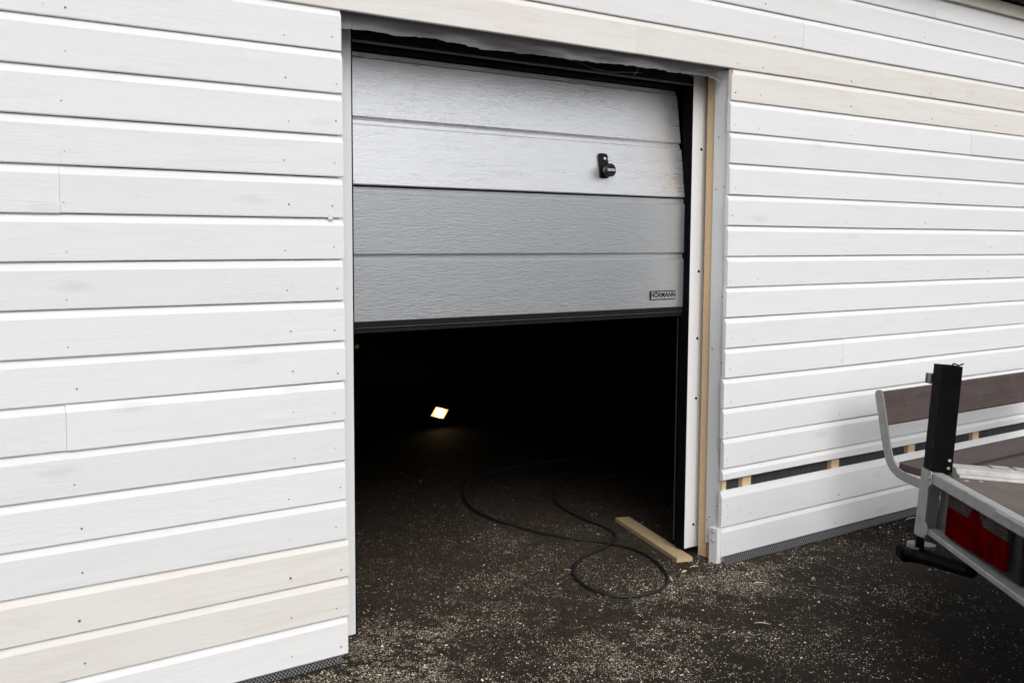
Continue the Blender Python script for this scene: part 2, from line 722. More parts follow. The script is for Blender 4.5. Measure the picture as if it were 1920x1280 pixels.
# wind barrier, battens and the wall core behind the cladding
MB().box((X0, .045, 0.0), (XL - .02, .06, TOP)).build('wind_barrier', MT['membrane'], bld)
MB().box((XR + .02, .045, 0.0), (X1, .06, TOP)).build('wind_barrier', MT['membrane'], bld)
MB().box((XL - .02, .045, ZF + .005), (XR + .02, .06, TOP)).build('wind_barrier', MT['membrane'], bld)
for x0, x1 in ((2.6445, 2.672), (2.785, 2.845), (3.46, 3.522), (4.135, 4.20), (4.79, 4.855), (5.45, 5.51), (6.1, 6.16)):
    MB().box((x0, .0205, .04), (x1, .0448, ZF), 0).build('batten', MT['spruce'], bld)
for x0, x1 in ((-1.43, -1.37), (-.83, -.77), (-.22, -.16), (.465, .525), (.632, .69)):
    MB().box((x0, .0205, .04), (x1, .0448, ZF), 0).build('batten', MT['spruce'], bld)
wall_p = MB()
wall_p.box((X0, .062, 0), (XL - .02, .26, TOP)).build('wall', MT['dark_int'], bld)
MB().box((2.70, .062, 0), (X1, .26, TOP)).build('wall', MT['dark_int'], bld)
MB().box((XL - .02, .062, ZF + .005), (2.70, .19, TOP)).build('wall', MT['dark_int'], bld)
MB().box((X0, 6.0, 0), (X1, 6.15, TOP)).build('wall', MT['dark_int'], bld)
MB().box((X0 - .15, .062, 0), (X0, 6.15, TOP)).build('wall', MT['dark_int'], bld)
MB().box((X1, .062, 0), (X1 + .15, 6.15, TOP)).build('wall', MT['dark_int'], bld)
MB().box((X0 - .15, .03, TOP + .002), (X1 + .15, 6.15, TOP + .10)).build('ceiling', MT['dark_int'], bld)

# eave: grey-bottomed trim board, shadow gap, soffit and roof edge
MB().box((X0, -.024, 2.735), (X1, -.003, 2.80), .002).build('eave_trim', MT['soffit'], bld)
MB().box((X0, -.10, 2.835), (X1, .03, 2.85)).build('soffit', MT['soffit'], bld)
MB().box((X0 - .2, -.12, 2.852), (X1 + .2, 6.4, 2.90)).build('roof', MT['roof'], bld)
MB().box((X0, -.142, 2.815), (X1, -.122, 2.93), .002).build('fascia', MT['roof'], bld)

# vent strips of perforated sheet under the lowest boards
def vent(x0, x1, lean):
    vs, fs = [], []
    n = int((x1 - x0) / .12) + 2
    for k in range(n):
        x = x0 + (x1 - x0) * k / (n - 1)
        j = random.uniform(-.002, .002)
        vs += [(x, .026, .075), (x, .016 + j, .034), (x, lean + j * 2, .001 + abs(j))]
    for k in range(n - 1):
        for q in range(2):
            a = k * 3 + q
            fs.append((a, a + 3, a + 4, a + 1))
    o = MB().add(vs, fs).build('vent_mesh', MT['vent'], bld)
    md = o.modifiers.new('thick', 'SOLIDIFY')
    md.thickness = .0008
vent(X0, XL - .012, .006)
vent(XR + .002, X1, -.030)

# door frame, white smooth jambs set back in the opening
YJ, YJ2 = .195, .232
jl = MB().box((.66, YJ, .012), (.841, YJ2, 2.30), .002).build('door_jamb', MT['frame_white'], bld)
jr = MB().box((2.592, YJ, .031), (2.72, YJ2, 2.30), .002).build('door_jamb', MT['frame_white'], bld)
MB().box((.841, .203, 2.172), (2.592, .236, 2.55)).build('door_header', MT['black'], bld)
MB().box((.839, .198, 2.164), (2.594, .2015, 2.172)).build('header_lip', MT['rail'], bld)
MB().box((2.586, YJ + .002, .03), (2.5915, YJ2 + .012, 2.30)).build('rubber_strip', MT['black_paint'], bld)
MB().box((.8415, YJ + .002, .012), (.846, YJ2 + .012, 2.30)).build('rubber_strip', MT['black_paint'], bld)
# guide rail inside, with its dull steel edge showing below the leaf
MB().box((2.594, .2455, .06), (2.62, .262, 2.1)).build('guide_rail', MT['black_paint'], bld)
MB().box((2.588, .2625, .06), (2.591, .2665, 1.16)).build('guide_rail', MT['rail'], bld)
for z in (1.885, 1.33, 1.02, .74, .14):
    MB().disc((2.668 + .0, YJ - .003, z), (0, -1, 0), .0001, .0001, 6) if False else None
    MB().disc((2.648, YJ, z), (0, -1, 0), .0068, .0035, 10, .0055).build('screw_cap', MT['black'], jr)

# right reveal: spruce batten in the corner, grey board on the side, patched foot
MB().box((2.645, .1095, .002), (2.684, .160, 2.215), .0015).build('batten', MT['spruce'], bld,
      label='raw spruce strip standing between jamb and grey reveal board')
MB().box((2.6355, .0200, .075), (2.6435, .1080, 2.22), .0015).build('reveal_board', MT['grey_board'], bld)
for y, z in ((.04, 1.71), (.088, 1.70), (.036, 1.22), (.09, .98), (.033, .92), (.08, 1.93), (.085, .20), (.095, .185), (.04, .26)):
    MB().disc((2.6356, y, z), (-1, 0, 0), .0032, .0012, 8).build('screw_hole', MT['black'], bld)
rs = MB().box((2.604, .006, .002), (2.6350, .056, .165), .0015).build('patch_board', MT['grey_board'], bld,
      label='short grey patch strip with two screws at foot of reveal')
for z in (.150, .108):
    MB().disc((2.606, .031, z), (-1, 0, 0), .0155, .003, 16, .013).build('screw_washer', MT['bright_screw'], rs)
    MB().disc((2.603, .031, z), (-1, 0, 0), .006, .003, 10).build('screw_head', MT['bright_screw'], rs)
MB().box((2.6402, .012, .002), (2.66, .10, .07)).build('wood_block', MT['endgrain'], bld)
MB().box((2.6245, .0010, 2.093), (2.6305, .0188, 2.2195)).build('board_end', MT['endgrain'], bld)
# torn strip of pale tape on the reveal edge
vs, fs = [], []
n = 14
for k in range(n):
    z = .57 - .27 * k / (n - 1)
    w_ = .034 * (1 - k / (n - 1)) ** 1.3 + .004 + random.uniform(-.003, .003)
    y0 = .010
    vs += [(2.6310 + random.uniform(-.0015, .0008), y0, z), (2.6325 + random.uniform(-.003, 0), y0 + w_ * .5, z),
           (2.6345 + random.uniform(-.002, 0), y0 + w_, z + random.uniform(-.004, .004))]
for k in range(n - 1):
    for q in range(2):
        a = k * 3 + q
        fs.append((a, a + 1, a + 4, a + 3))
o = MB().add(vs, fs).build('torn_tape', MT['tape'], bld)
o.modifiers.new('thick', 'SOLIDIFY').thickness = .0006
MB().box((.640, -.0028, 1.534), (.656, -.0014, 1.553)).build('paint_mark', MT['grey_board'], bld)

# ------------------------------------------------------------------ hanging membrane
cur = None
vs, fs, uvs = [], [], []
nx, nz = 200, 10
xa, xb = .60, 2.618
ctrl = [(.60, 2.170), (.78, 2.168), (.90, 2.172), (1.02, 2.177), (1.09, 2.181), (1.18, 2.171), (1.30, 2.166), (1.55, 2.176),
        (1.82, 2.174), (2.05, 2.180), (2.25, 2.178), (2.40, 2.180), (2.52, 2.182), (2.56, 2.178), (2.60, 2.166), (2.62, 2.150)]


def zbot(x):
    for (a, za), (b, zb_) in zip(ctrl, ctrl[1:]):
        if a <= x <= b:
            t = (x - a) / (b - a)
            t = t * t * (3 - 2 * t)
            return za + (zb_ - za) * t
    return ctrl[-1][1]


for i in range(nx):
    x = xa + (xb - xa) * i / (nx - 1)
    zb_ = zbot(x) + random.uniform(-.0020, .0020) + .006 * mn.noise(Vector((x * 9, 2.2, 0))) + .004 * mn.noise(Vector((x * 31, 5.1, 0)))
    bulge = .012 * math.sin(x * 5.1 + .6) + .006 * math.sin(x * 13.7)
    for k in range(nz):
        t = k / (nz - 1)
        z = 2.232 + (zb_ - 2.232) * t
        wr = .012 * mn.noise(Vector((x * 6, t * 2.2, 4))) + .006 * mn.noise(Vector((x * 17 + t * 4, t * 3, 9)))
        y = .0225 + .016 * math.sin(t * math.pi * .8) + bulge * t * t + .012 * t + wr * min(1, t * 2)
        y = max(.0215, y)
        vs.append((x, y, z))
        uvs.append((x, t * .1))
for i in range(nx - 1):
    for k in range(nz - 1):
        a = i * nz + k
        fs.append((a, a + nz, a + nz + 1, a + 1))
mem = thing('mesh_curtain', 'torn dark woven membrane strip hanging from the top of the doorway', 'membrane', (1.6, .03, 2.232))
o = MB().add(vs, fs).build('membrane', MT['curtain'], mem, smooth=True)
uvl = o.data.uv_layers.new(name='UVMap')
for lp in o.data.loops:
    uvl.data[lp.index].uv = uvs[lp.vertex_index]
strands = [[(1.70, .055, 2.176), (1.78, .05, 2.168), (1.86, .05, 2.150), (1.95, .05, 2.146), (2.05, .05, 2.155), (2.12, .05, 2.160)],
           [(2.10, .05, 2.178), (2.09, .045, 2.160), (2.075, .045, 2.145)],
           [(2.42, .045, 2.180), (2.40, .04, 2.172), (2.415, .04, 2.166)],
           [(2.20, .05, 2.180), (2.28, .02, 2.195), (2.34, .018, 2.199)]]
for s in strands:
    MB().tube(s, .0006, 5).build('loose_thread', MT['rail'], mem)

# ------------------------------------------------------------------ sectional garage door
door = thing('garage_door', 'grey sectional garage door half raised in the white doorway', 'garage door', (1.7, .24, 1.12))
DX0, DX1 = .80, 2.590


def half_profile(h, first):
    """(depth, height) from bottom to top; depth grows inward. dark groove, ledge, small bead, then the flat"""
    return [(0.0025, 0.0), (0.0, .003), (0.0, h - .030), (.0080, h - .023), (.0080, h - .011), (.0075, h - .009), (.0105, h - .0045), (.014, h - .003)]


def section(zb, h, tilt, y0, z_lift=0):
    """one door section of two ribs, tilted about its lower edge"""
    hh = h / 2
    prof = []
    for r in range(2):
        for d, z in half_profile(hh, r == 0):
            prof.append((d, z + r * hh))
        if r == 0:
            prof.append((.014, hh + 0.0))
    prof += [(.042, h - .003), (.042, 0.0)]
    ca, sa = math.cos(tilt), math.sin(tilt)
    return [(y0 + d * ca + z * sa, zb + z * ca - d * sa) for d, z in prof]


Y0 = .232
lo = MB().prism(section(1.166, .497, 0.0, Y0), 'x', DX0, DX1).build('door_panel', MT['door'], door)
TILT = R(8.0)
up = MB().prism(section(1.667, .497, TILT, Y0 + .001), 'x', DX0, DX1).build('door_panel', MT['door_up_skylit'], door,
      label='upper door section leaning inward, streaked with dried dust')
MB().box((DX0, Y0 + .012, 1.655), (DX1, Y0 + .035, 1.675)).build('hinge_gasket', MT['black'], door)
ts = Vector((0, math.sin(TILT), math.cos(TILT)))
# head rail closing the leaf
hz = 1.667 + .497 * math.cos(TILT)
hy = Y0 + .001 + .497 * math.sin(TILT)
MB().prism([(hy + .004, hz + .002), (hy + .044, hz - .004), (hy + .046, hz + .012), (hy + .006, hz + .016)], 'x', DX0, DX1).build('head_rail', MT['rail'], door)
# bottom seal in three rubber lips
MB().box((DX0, Y0 + .004, 1.146), (DX1, Y0 + .042, 1.1655), .001).build('bottom_seal', MT['black'], door)
MB().box((DX0, Y0 + .000, 1.1425), (DX1, Y0 + .040, 1.1455), .001).build('bottom_seal', MT['rail'], door)
MB().box((DX0, Y0 + .006, 1.124), (DX1, Y0 + .038, 1.142), .002).build('bottom_seal', MT['black'], door)
# lock plate and knob on the upper section


def leaf(x, s, d):
    """point on the tilted section: s up the leaf, d out of it"""
    return Vector((x, Y0 + .001 + s * math.sin(TILT) - d * math.cos(TILT), 1.667 + s * math.cos(TILT) + d * math.sin(TILT)))


import bmesh
kx, ks = 2.094, .122
bm = bmesh.new()
pts = []
w2, h2, rr = .0270, .0535, .012
for cx_, cy_, a0 in ((w2 - rr, h2 - rr, 0), (-w2 + rr, h2 - rr, 90), (-w2 + rr, -h2 + rr, 180), (w2 - rr, -h2 + rr, 270)):
    for k in range(5):
        a = R(a0 + k * 22.5)
        pts.append((cx_ + rr * math.cos(a), cy_ + rr * math.sin(a)))
mb = MB()
n = len(pts)
rings = [(1.0, 0.0), (1.0, .007), (.93, .010)]
vs = [leaf(kx + px * s_, ks + pz * s_, d_) for s_, d_ in rings for px, pz in pts]
fs = [(r_ * n + i, r_ * n + (i + 1) % n, (r_ + 1) * n + (i + 1) % n, (r_ + 1) * n + i) for r_ in range(2) for i in range(n)]
fs += [tuple(2 * n + i for i in range(n)), tuple(reversed(range(n)))]
plate = mb.add(vs, fs).build('lock_plate', MT['black_gloss'], door)
nrm = (leaf(0, 0, 1) - leaf(0, 0, 0)).normalized()
kc = leaf(kx + .002, ks - .0255, .010)
kn = MB().tube([kc, kc + nrm * .008, kc + nrm * .014, kc + nrm * .036, kc + nrm * .040], [.021, .021, .0265, .029, .027], 28).build(
    'knob', MT['black_gloss'], plate, smooth=False)
ring = MB()
kf = kc + nrm * .0402
uu, vv = Vector((1, 0, 0)), ts
rp = [kf + uu * (.0255 * math.cos(R(a))) + vv * (.0255 * math.sin(R(a))) for a in range(0, 361, 15)]
ring.tube(rp, .0011, 6).build('knob_ring', MT['rail'], plate)
MB().add([kf + uu * a + vv * b + nrm * c for c in (0.0, .0007) for a, b in ((-.0225, -.0045), (.0225, -.0045), (.0225, .0045), (-.0225, .0045))],
         [(0, 1, 2, 3), (4, 5, 6, 7), (0, 1, 5, 4), (1, 2, 6, 5), (2, 3, 7, 6), (3, 0, 4, 7)]).build('knob_label', MT['white_print'], plate)
Mtx = Matrix(((1, 0, 0, 0), (0, ts.y, nrm.y, 0), (0, ts.z, nrm.z, 0), (0, 0, 0, 1)))


def place(P):
    return Matrix.Translation(Vector(P) - door.location) @ Matrix(((1, 0, 0, 0), (0, ts.y, nrm.y, 0), (0, ts.z, nrm.z, 0), (0, 0, 0, 1)))


text_mesh('HÖRMANN', .0085, .0002, .0001, MT['black'], 'knob_lettering', plate, place(kf + nrm * .0009))
kk = leaf(kx + .004, ks + .030, .010)
MB().tube([kk, kk + nrm * .004], [.0075, .0065], 14).build('lock_cylinder', MT['chrome'], plate)
MB().tube([kk + nrm * .004, kk + nrm * .014], [.0022, .0022], 8).build('key', MT['chrome'], plate)
kr = kk + nrm * .016 + uu * .010 - vv * .004
rp = [kr + uu * (.010 * math.cos(R(a))) + vv * (.010 * math.sin(R(a))) for a in range(0, 361, 18)]
MB().tube(rp, .0011, 6).build('key_ring', MT['chrome'], plate)
# name badge
bx0, bx1, bz0, bz1 = 2.372, 2.532, 1.2035, 1.2445
nb = MB().box((bx0, Y0 - .0045, bz0), (bx1, Y0 + .001, bz1), .0012).build('name_badge', MT['black_gloss'], door)
MB().box((bx0 + .005, Y0 - .0052, bz0 + .0045), (bx1 - .005, Y0 - .0044, bz1 - .0045)).build('badge_face', simple('silver_badge', (.55, .56, .58), .35, .6, .05, 30), nb)
Mt = Matrix.Translation(Vector(((bx0 + bx1) / 2, Y0 - .0056, (bz0 + bz1) / 2 + .0008)) - door.location) @ Matrix.Rotation(R(90), 4, 'X')
text_mesh('HÖRMANN', .0300, .0003, .0010, MT['black'], 'badge_lettering', nb, Mt)

# ------------------------------------------------------------------ things in the dark garage
lamp = thing('work_light', 'small square floodlight glowing warm on the dark garage floor', 'floodlight', (3.60, 3.80, 0))
lc = Vector((3.585, 3.75, .118))
ua = (Vector((3.665, 3.75, .138)) - Vector((3.55, 3.75, .17))).normalized()
ub = (Vector((3.55, 3.75, .17)) - Vector((3.50, 3.75, .103))).normalized()
un = Vector((0.0, -1.0, 0.0))
ha, hb = .058, .040


def quadbox(c, a, b, n, ha, hb, d0, d1):
    vs = [c + a * (sa * ha) + b * (sb * hb) + n * d for d in (d0, d1) for sa, sb in ((-1, -1), (1, -1), (1, 1), (-1, 1))]
    return MB().add(vs, [(0, 1, 2, 3), (4, 5, 6, 7), (0, 1, 5, 4), (1, 2, 6, 5), (2, 3, 7, 6), (3, 0, 4, 7)])


quadbox(lc, ua, ub, un, ha + .010, hb + .010, -.045, -.001).build('housing', MT['black'], lamp)
quadbox(lc, ua, ub, un, ha, hb, .0, .004).build('lens', MT['lamp'], lamp)
MB().tube([lc + ua * .07 + Vector((0, .02, 0)), lc + Vector((.07, .03, -.09)), lc + Vector((.08, .04, -.116)), lc + Vector((-.06, .04, -.116)),
           lc + Vector((-.065, .03, -.08)), lc - ua * .07 + Vector((0, .02, 0))], .006, 6).build('stand', MT['black'], lamp)
dl = thing('dim_glint', 'tiny dim amber glimmer deep in the dark left side of the garage', 'lamp', (3.0, 4.0, .56))  # emissive disc draws a faint amber glint, with an added body and stand
MB().tube([(3.008, 4.02, .649), (3.008, 4.0, .649)], [.018, .008], 10).build('lens', MT['dim_glint'], dl)
MB().tube([(3.008, 4.06, .649), (3.008, 4.022, .649)], [.02, .034], 10).build('housing', MT['black'], dl)
MB().box((2.97, 4.03, 0), (3.04, 4.10, .63)).build('stand', MT['black'], dl)

# loose spruce plank under the right jamb
pk = MB()
A, B = Vector((2.785, .822, 0)), Vector((2.515, .120, 0))
dv = (B - A).normalized()
pv = Vector((-dv.y, dv.x, 0))
vs, n = [], 6
for k in range(n):
    c = A + (B - A) * k / (n - 1)
    for s_, z in ((-.040, .001), (.040, .001), (.040, .0205), (.038, .022), (-.038, .022), (-.040, .0205)):
        vs.append(c + pv * s_ + Vector((0, 0, z + (random.uniform(-.0006, .0006) if z > .02 else 0))))
fs = []
for k in range(n - 1):
    for i in range(6):
        j = (i + 1) % 6
        fs.append((k * 6 + i, k * 6 + j, (k + 1) * 6 + j, (k + 1) * 6 + i))
fs += [tuple(range(6)), tuple((n - 1) * 6 + i for i in reversed(range(6)))]
plank = pk.add(vs, fs).build('wooden_plank', MT['plank'], None,
    label='loose raw spruce plank lying on asphalt under the right jamb', category='plank')

# black hose looping over the threshold
hp = [(3.6, 2.2), (3.1, 2.2), (2.70, 2.06), (2.45, 1.8), (2.288, 1.487), (2.245, 1.209), (2.272, 0.93), (2.339, 0.698), (2.417, 0.57), (2.453, 0.385),
      (2.386, 0.169), (2.256, -0.025), (2.135, -0.106), (2.004, -0.111), (1.911, -0.05), (1.9, 0.104), (1.975, 0.277),
      (2.103, 0.399), (2.258, 0.463), (2.418, 0.511), (2.539, 0.61), (2.604, 0.735), (2.628, 0.927), (2.684, 1.165),
      (2.758, 1.336), (2.876, 1.487), (3.02, 1.60), (3.25, 1.64), (3.8, 1.6)]


def spline(pts, sub=6):
    out = []
    for i in range(len(pts) - 1):
        p0, p1, p2, p3 = pts[max(i - 1, 0)], pts[i], pts[i + 1], pts[min(i + 2, len(pts) - 1)]
        for k in range(sub):
            t = k / sub
            out.append(tuple(.5 * (2 * b + (c - a) * t + (2 * a - 5 * b + 4 * c - d) * t * t + (3 * b - a - 3 * c + d) * t ** 3)
                             for a, b, c, d in zip(p0, p1, p2, p3)))
    out.append(tuple(pts[-1]))
    return out


sp = spline(hp)
pts3 = []
for i, (x, y) in enumerate(sp):
    z = .008
    d = math.hypot(x - 2.44, y - .535)
    if i > len(sp) * .55 and d < .12:        # second pass rides over the first
        z += .015 * (1 - (d / .12) ** 2)
    pts3.append((x, y, z))
MB().tube(pts3, .0075, 8).build('hose', MT['hose'], None, smooth=True,
    label='thin black rubber hose looped on the asphalt in the doorway', category='hose')

# ------------------------------------------------------------------ bench against the wall
bench = thing('park_bench', 'brown plank bench with bent galvanised sides along the white wall', 'bench', (4.3, -.5, 0))
path = [(-.302, .778), (-.3035, .772), (-.307, .750), (-.325, .668), (-.347, .558), (-.364, .490), (-.376, .453), (-.395, .424), (-.422, .402), (-.46, .388),
        (-.504, .378), (-.558, .368), (-.70, .345), (-.86, .335), (-.885, .325), (-.892, .30)]


def bar(x0, x1, th):
    n = len(path)
    out = []
    for i, (y, z) in enumerate(path):
        a, b = path[max(i - 1, 0)], path[min(i + 1, n - 1)]
        ty, tz = b[0] - a[0], b[1] - a[1]
        L = math.hypot(ty, tz)
        ny, nz_ = -tz / L, ty / L            # towards the back
        t = th * (.35 if i == 0 else .8 if i == 1 else 1)
        out.append(((y - ny * t / 2, z - nz_ * t / 2), (y + ny * t / 2, z + nz_ * t / 2)))
    vs, fs = [], []
    for p, q in out:
        vs += [(x0, *p), (x1, *p), (x1, *q), (x0, *q)]
    for i in range(n - 1):
        for k in range(4):
            j = (k + 1) % 4
            fs.append((i * 4 + k, i * 4 + j, (i + 1) * 4 + j, (i + 1) * 4 + k))
    fs += [(0, 1, 2, 3), tuple((n - 1) * 4 + k for k in (3, 2, 1, 0))]
    return MB().add(vs, fs)


BX0, BX1 = 3.352, 5.15
for x in (BX0, BX1):
    bar(x, x + .010, .040).build('side_bar', MT['galv_dull'], bench)
for x in (BX0 + .40, BX1 - .38):
    MB().box((x - .006, -.79, .352), (x + .006, -.41, .360)).build('seat_bracket', MT['galv'], bench)
    MB().box((x - .006, -.74, .0), (x + .006, -.695, .351), .002).build('leg', MT['galv'], bench)
    MB().box((x - .006, -.50, .0), (x + .006, -.455, .351), .002).build('leg', MT['galv'], bench)


def bplank(y0, z0, y1, z1, th):
    """plank whose section runs from (y0,z0) to (y1,z1)"""
    ty, tz = y1 - y0, z1 - z0
    L = math.hypot(ty, tz)
    ty, tz = ty / L, tz / L
    ny, nz_ = tz, -ty
    c = .006
    prof = [(y0 + ty * c, z0 + tz * c), (y1 - ty * c, z1 - tz * c), (y1 + ny * c, z1 + nz_ * c), (y1 + ny * (th - c), z1 + nz_ * (th - c)),
            (y1 - ty * c + ny * th, z1 - tz * c + nz_ * th), (y0 + ty * c + ny * th, z0 + tz * c + nz_ * th), (y0 + ny * (th - c), z0 + nz_ * (th - c)), (y0 + ny * c, z0 + nz_ * c)]
    return MB().prism(prof, 'x', BX0 + .016, BX1 - .004)


bplank(-.343, .612, -.308, .770, .035).build('backrest', MT['bench_wood'], bench)
bplank(-.60, .398, -.415, .412, -.035).build('seat_plank', MT['bench_wood'], bench)
bplank(-.815, .385, -.635, .396, -.035).build('seat_plank', MT['bench_wood'], bench)

# ------------------------------------------------------------------ trailer
th = R(4)
u = Vector((-.674, -.739, 0)).normalized()
v0 = Vector((.739, -.674, 0)).normalized()
w = Vector((0, 0, 1)) * math.cos(th) + v0 * math.sin(th)
vv_ = v0 * math.cos(th) - Vector((0, 0, 1)) * math.sin(th)
u = vv_.cross(w).normalized()
roll = R(2.5)
u, w = u * math.cos(roll) + w * math.sin(roll), w * math.cos(roll) - u * math.sin(roll)
Cc = Vector((2.68, -.97, .6))
tr = thing('trailer', 'galvanised flatbed trailer corner with red tail light and black stake', 'trailer')
base = Cc - w * .6
tr.matrix_world = Matrix(((u.x, vv_.x, w.x, base.x), (u.y, vv_.y, w.y, base.y), (u.z, vv_.z, w.z, base.z), (0, 0, 0, 1)))
tr['local_build'] = 1
W0 = .6


def tbox(a, b, bev=0.0):
    return MB().box((a[0], a[1], a[2] + W0), (b[0], b[1], b[2] + W0), bev)


LU = 1.62
tbox((.06, .001, -.043), (LU, .046, .001), .004).build('rear_beam', MT['galv'], tr)
tbox((.06, .001, -.234), (LU, .075, -.213), .003).build('rear_beam', MT['galv'], tr)
tbox((-.041, .076, -.234), (LU, .083, -.004)).build('rear_panel', MT['galv'], tr)
# corner plate with stepped right edge
prof = [(-.045, .002), (.072, .004), (.086, -.042), (.052, -.062), (.051, -.191), (.087, -.203), (.090, -.232), (.066, -.256), (-.062, -.262)]
MB().prism([(a, b + W0) for a, b in prof], 'y', -.004, .0).build('corner_plate', MT['galv'], tr)
MB().prism([(-.045, .002 + W0), (-.037, .002 + W0), (-.053, -.260 + W0), (-.062, -.262 + W0)], 'y', .0005, .075).build('corner_plate', MT['galv'], tr)
for a, b in ((.066, -.020), (.066, -.236)):
    MB().disc((a, -.004, b + W0), (0, -1, 0), .009, .006, 6).build('bolt', MT['galv'], tr)
# black stake: open folded tube leaning a touch
def stake():
    a0, a1, b0, b1, t = -.046, .056, .002, .078, .004
    vs, fs = [], []
    for wz, du in ((.004, 0.0), (.406, -.022)):
        for (p, q) in ((a0, b0), (a1, b0), (a1, b1), (a0, b1)):
            vs.append((p + du, q + (.008 if wz > .1 else 0), wz + W0))
        for (p, q) in ((a0 + t, b0 + t), (a1 - t, b0 + t), (a1 - t, b1 - t), (a0 + t, b1 - t)):
            vs.append((p + du, q + (.008 if wz > .1 else 0), wz + W0))
    for k in range(4):
        j = (k + 1) % 4
        fs.append((k, j, 8 + j, 8 + k))
        fs.append((4 + k, 12 + k, 12 + j, 4 + j))
        fs.append((8 + k, 8 + j, 12 + j, 12 + k))
        fs.append((k, 4 + k, 4 + j, j))
    return MB().add(vs, fs)


st = stake().build('stake', MT['black_paint'], tr)
MB().box((-.120, .004, .325 + W0), (-.074, .012, .365 + W0), .002).build('hook', MT['rail'], st)
MB().box((-.128, .000, .325 + W0), (-.119, .034, .365 + W0), .002).build('hook', MT['rail'], st)
for b, c in ((.064, .020), (.065, .050)):
    MB().disc((.0555 - .022 * (c - .004) / .4, b, c + W0), (1, 0, 0), .0085, .004, 14, .006).build('rivet', MT['chrome'], st)
MB().tube([(.02, .045, .404 + W0), (.025, .055, .416 + W0), (.03, .072, .410 + W0), (.032, .088, .418 + W0)], .003, 5).build('wire', MT['black'], st)
# side rails, floor, latches
for ux, sg in ((.0, 1), (LU, -1)):
    pr = [(ux - sg * .045, -.014 + W0), (ux - sg * .045, .022 + W0), (ux - sg * .038, .028 + W0), (ux + sg * .088, .028 + W0), (ux + sg * .095, .022 + W0),
          (ux + sg * .108, .012 + W0), (ux + sg * .136, .010 + W0), (ux + sg * .140, .004 + W0), (ux + sg * .140, -.014 + W0)]
    vs_ = [(a, y_, b) for y_ in (.0795, 2.5) for a, b in pr]
    n_ = len(pr)
    MB().add(vs_, [(k, (k + 1) % n_, n_ + (k + 1) % n_, n_ + k) for k in range(n_)] + [tuple(range(n_)), tuple(reversed(range(n_, 2 * n_)))]).build('side_rail', MT['alu'], tr)
    tbox((min(ux - sg * .045, ux - sg * .01), .0845, -.234), (max(ux - sg * .045, ux - sg * .01), 2.5, -.016)).build('side_beam', MT['galv'], tr)
tbox((.06, .047, -.030), (LU - .06, .0755, -.004)).build('floor_edge', MT['ply'], tr)
tbox((.141, .0475, -.0035), (LU - .141, 2.5, .0005)).build('floor', MT['ply'], tr)
for a, b in ((.240, .310), (.330, .405)):
    tbox((-.036, a, .0285), (.006, b, .035), .002).build('latch_plate', MT['galv'], tr)
for a, b in ((.215, .080), (.200, .135)):
    MB().disc((a, b, .0006 + W0), (0, 0, 1), .010, .0025, 14, .007).build('floor_bolt', MT['chrome'], tr)
tbox((.74, -.006, -.016), (1.06, .0005, -.004), .002).build('latch_bar', MT['galv'], tr)
# tail light
tl = tbox((.197, .040, -.207), (.868, .0755, -.046), .006).build('tail_light', MT['black'], tr)


def plate(pts, y0, y1):
    return MB().prism([(a, b + W0) for a, b in pts], 'y', y0, y1)


plate([(.201, -.205), (.775, -.190), (.775, -.096), (.567, -.096), (.500, -.050), (.462, -.050), (.418, -.096), (.201, -.102)], .026, .041).build('red_lens', MT['red_lens'], tl)
plate([(.201, -.1005), (.416, -.0945), (.460, -.050), (.201, -.050)], .027, .041).build('clear_lens', MT['clear_lens'], tl)
plate([(.503, -.050), (.569, -.0945), (.775, -.0945), (.775, -.050)], .027, .041).build('clear_lens', MT['clear_lens'], tl)
# folded prop stand with its foot and clamp knob under the corner
lg = MB().tube([(-.30, .05, -.388 + W0), (-.22, .05, -.378 + W0), (.0, .05, -.342 + W0), (.44, .05, -.277 + W0)], [.030, .032, .030, .022], 10).build('prop_stand', MT['black_paint'], tr)
tbox((-.350, .015, -.425), (-.255, .090, -.368), .010).build('foot_pad', MT['black_paint'], lg)
MB().disc((-.115, .045, -.327 + W0), (0, 0, 1), .055, .016, 18).build('clamp_disc', MT['galv_dull'], lg)
MB().tube([(-.06, .03, -.325 + W0), (-.03, .02, -.25 + W0)], .010, 8).build('clamp_stem', MT['black'], lg)
MB().tube([(.055, .000, -.272 + W0), (.05, -.028, -.272 + W0)], [.019, .022], 12).build('clamp_knob', MT['black_paint'], lg)
# running gear beyond the picture edge
for ux in (-.19, LU + .19):
    c = Vector((ux, 1.45, .29))
    s_ = 1 if ux > 0 else -1
    wv_ = MB().tube([c + Vector((d, 0, 0)) for d in (-.075, -.06, .06, .075)], [.24, .275, .275, .24], 28).build('wheel', MT['black'], tr)
    MB().tube([c + Vector((s_ * d, 0, 0)) for d in (.072, .080)], [.17, .15], 20).build('rim', MT['galv'], wv_)
MB().tube([(-.19, 1.45, .285), (LU + .19, 1.45, .285)], .03, 10).build('axle', MT['galv'], tr)
for ux in (.15, LU - .15):
    MB().box((ux - .02, 1.25, .30), (ux + .02, 1.65, .362)).build('axle_bracket', MT['galv'], tr)
MB().box((LU / 2 - .04, 2.0, .50), (LU / 2 + .04, 3.7, .575)).build('drawbar', MT['galv'], tr)

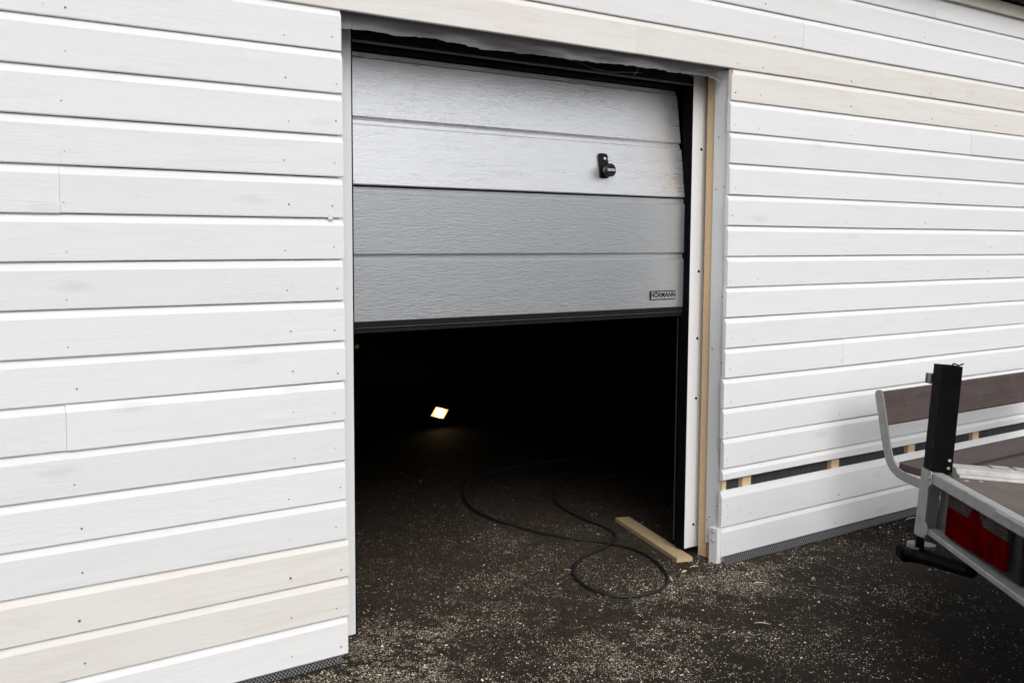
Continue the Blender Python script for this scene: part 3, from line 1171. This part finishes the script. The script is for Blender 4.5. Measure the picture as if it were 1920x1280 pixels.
# ------------------------------------------------------------------ wood shavings and splinters
blobs = [  # x, y, sx, sy, weight
    (.74, -.10, .19, .17, 3.2), (.48, -.08, .30, .12, 2.6), (.95, .02, .26, .18, .9), (1.10, .15, .30, .22, .42),
    (1.50, -.62, .30, .16, 1.15), (1.85, -.42, .34, .18, .70), (1.40, .25, .35, .22, .36), (1.15, -.35, .3, .25, .18),
    (2.09, .90, .12, .12, .40), (1.75, .55, .4, .3, .14), (2.45, -.08, .28, .14, .70), (2.15, -.25, .35, .18, .40),
    (2.75, -.10, .30, .10, .60), (2.6, -.45, .5, .3, .22), (1.12, .75, .3, .35, .20), (1.8, 1.0, .7, .6, .14),
    (2.10, -.95, .45, .25, .28), (2.75, -.75, .25, .16, .28), (3.3, -.15, .8, .15, .25), (1.9, .1, .5, .4, .16), (2.2, 0.3, .35, .35, .15)]


from mathutils import noise as mn


def dens(x, y):
    d = .03
    for bx, by, sx, sy, q in blobs:
        d += q * math.exp(-.5 * (((x - bx) / sx) ** 2 + ((y - by) / sy) ** 2))
    # broken up into drifts
    a = mn.noise(Vector((x * 2.6, y * 2.6, 3.1)))
    b = mn.noise(Vector((x * 9, y * 9, 7.7)))
    c = mn.noise(Vector((x * 30, y * 30, 1.7)))
    return d * max(.06, .48 + .75 * a + .7 * b + .7 * c)


cv, cf, tone = [], [], []
tries = 0
while len(cf) < 90000 and tries < 1000000:
    tries += 1
    x, y = random.uniform(.0, 4.4), random.uniform(-1.7, 2.6)
    if x < .66 and y > -.005 or x > 2.63 and -.04 < y < .26:
        continue
    if random.random() > dens(x, y) * .66:
        continue
    big = random.random()
    L = (random.uniform(.0005, .0011) if big < .45 else random.uniform(.0011, .0023) if big < .965 else random.uniform(.0023, .0048))
    W = L * random.uniform(.25, .75)
    a = random.uniform(0, math.pi)
    ca, sa = math.cos(a) * L, math.sin(a) * L
    pa, pb = -math.sin(a) * W, math.cos(a) * W
    z = random.uniform(.0012, .004)
    t1, t2 = random.uniform(-.4, .4) * L, random.uniform(-.4, .4) * W
    o = len(cv)
    cv += [(x - ca - pa, y - sa - pb, z - t1 - t2), (x + ca - pa, y + sa - pb, z + t1 - t2), (x + ca + pa, y + sa + pb, z + t1 + t2), (x - ca + pa, y - sa + pb, z - t1 + t2)]
    cf.append((o, o + 1, o + 2, o + 3))
    tn = min(1, max(0, random.gauss(.60, .25)))
    tone += [tn] * 4
sh = MB()
sh.v, sh.f = cv, cf
so = sh.build('wood_shavings', MT['chips'], None, rec=False, kind='stuff', label='pale sawdust and wood shavings scattered over the dark asphalt', category='sawdust')
at = so.data.attributes.new('tone', 'FLOAT', 'POINT')
at.data.foreach_set('value', tone)

spl = [(2.16, -.62, .030, 130, 'thin pale splinter alone on the dark asphalt before the right wall'),
       (2.70, -.285, .022, 60, 'pale splinter on the asphalt below the right wall vent strip'),
       (2.785, -.39, .018, 20, 'short white splinter on the asphalt nearest the trailer'),
       (2.49, .04, .026, 170, 'long white shaving on the asphalt beside the spruce strip foot'),
       (2.40, .012, .016, 5, 'stubby yellowish chip beside the hose loop and jamb'),
       (2.54, -.29, .030, 155, 'thin straw coloured splinter in front of the patched corner'),
       (4.05, -.06, .05, 178, 'long splinter lying along the vent strip behind the trailer'),
       (1.74, .62, .012, 40, 'pale chip on the asphalt left of the hose crossing'),
       (2.00, .33, .03, 100, 'curled pale shaving inside the hose loop')]
for x, y, L, a, lab in spl:
    d = Vector((math.cos(R(a)), math.sin(R(a)), 0))
    q = Vector((-d.y, d.x, 0))
    wd = .0022 if 'stubby' not in lab else .006
    ps = []
    for k in range(5):
        t = k / 4 * 2 - 1
        c = Vector((x, y, .004 + .003 * (1 - t * t))) + d * (t * L) + q * (.15 * L * t * t)
        ps.append(c)
    MB().tube(ps, [wd * .3, wd, wd, wd * .9, wd * .3], 5).build('wood_splinter', MT['splinter'], None, label=lab, category='splinter', group='splinters on the asphalt')

for o in list(bpy.data.objects):
    if 'local_build' in o:
        del o['local_build']
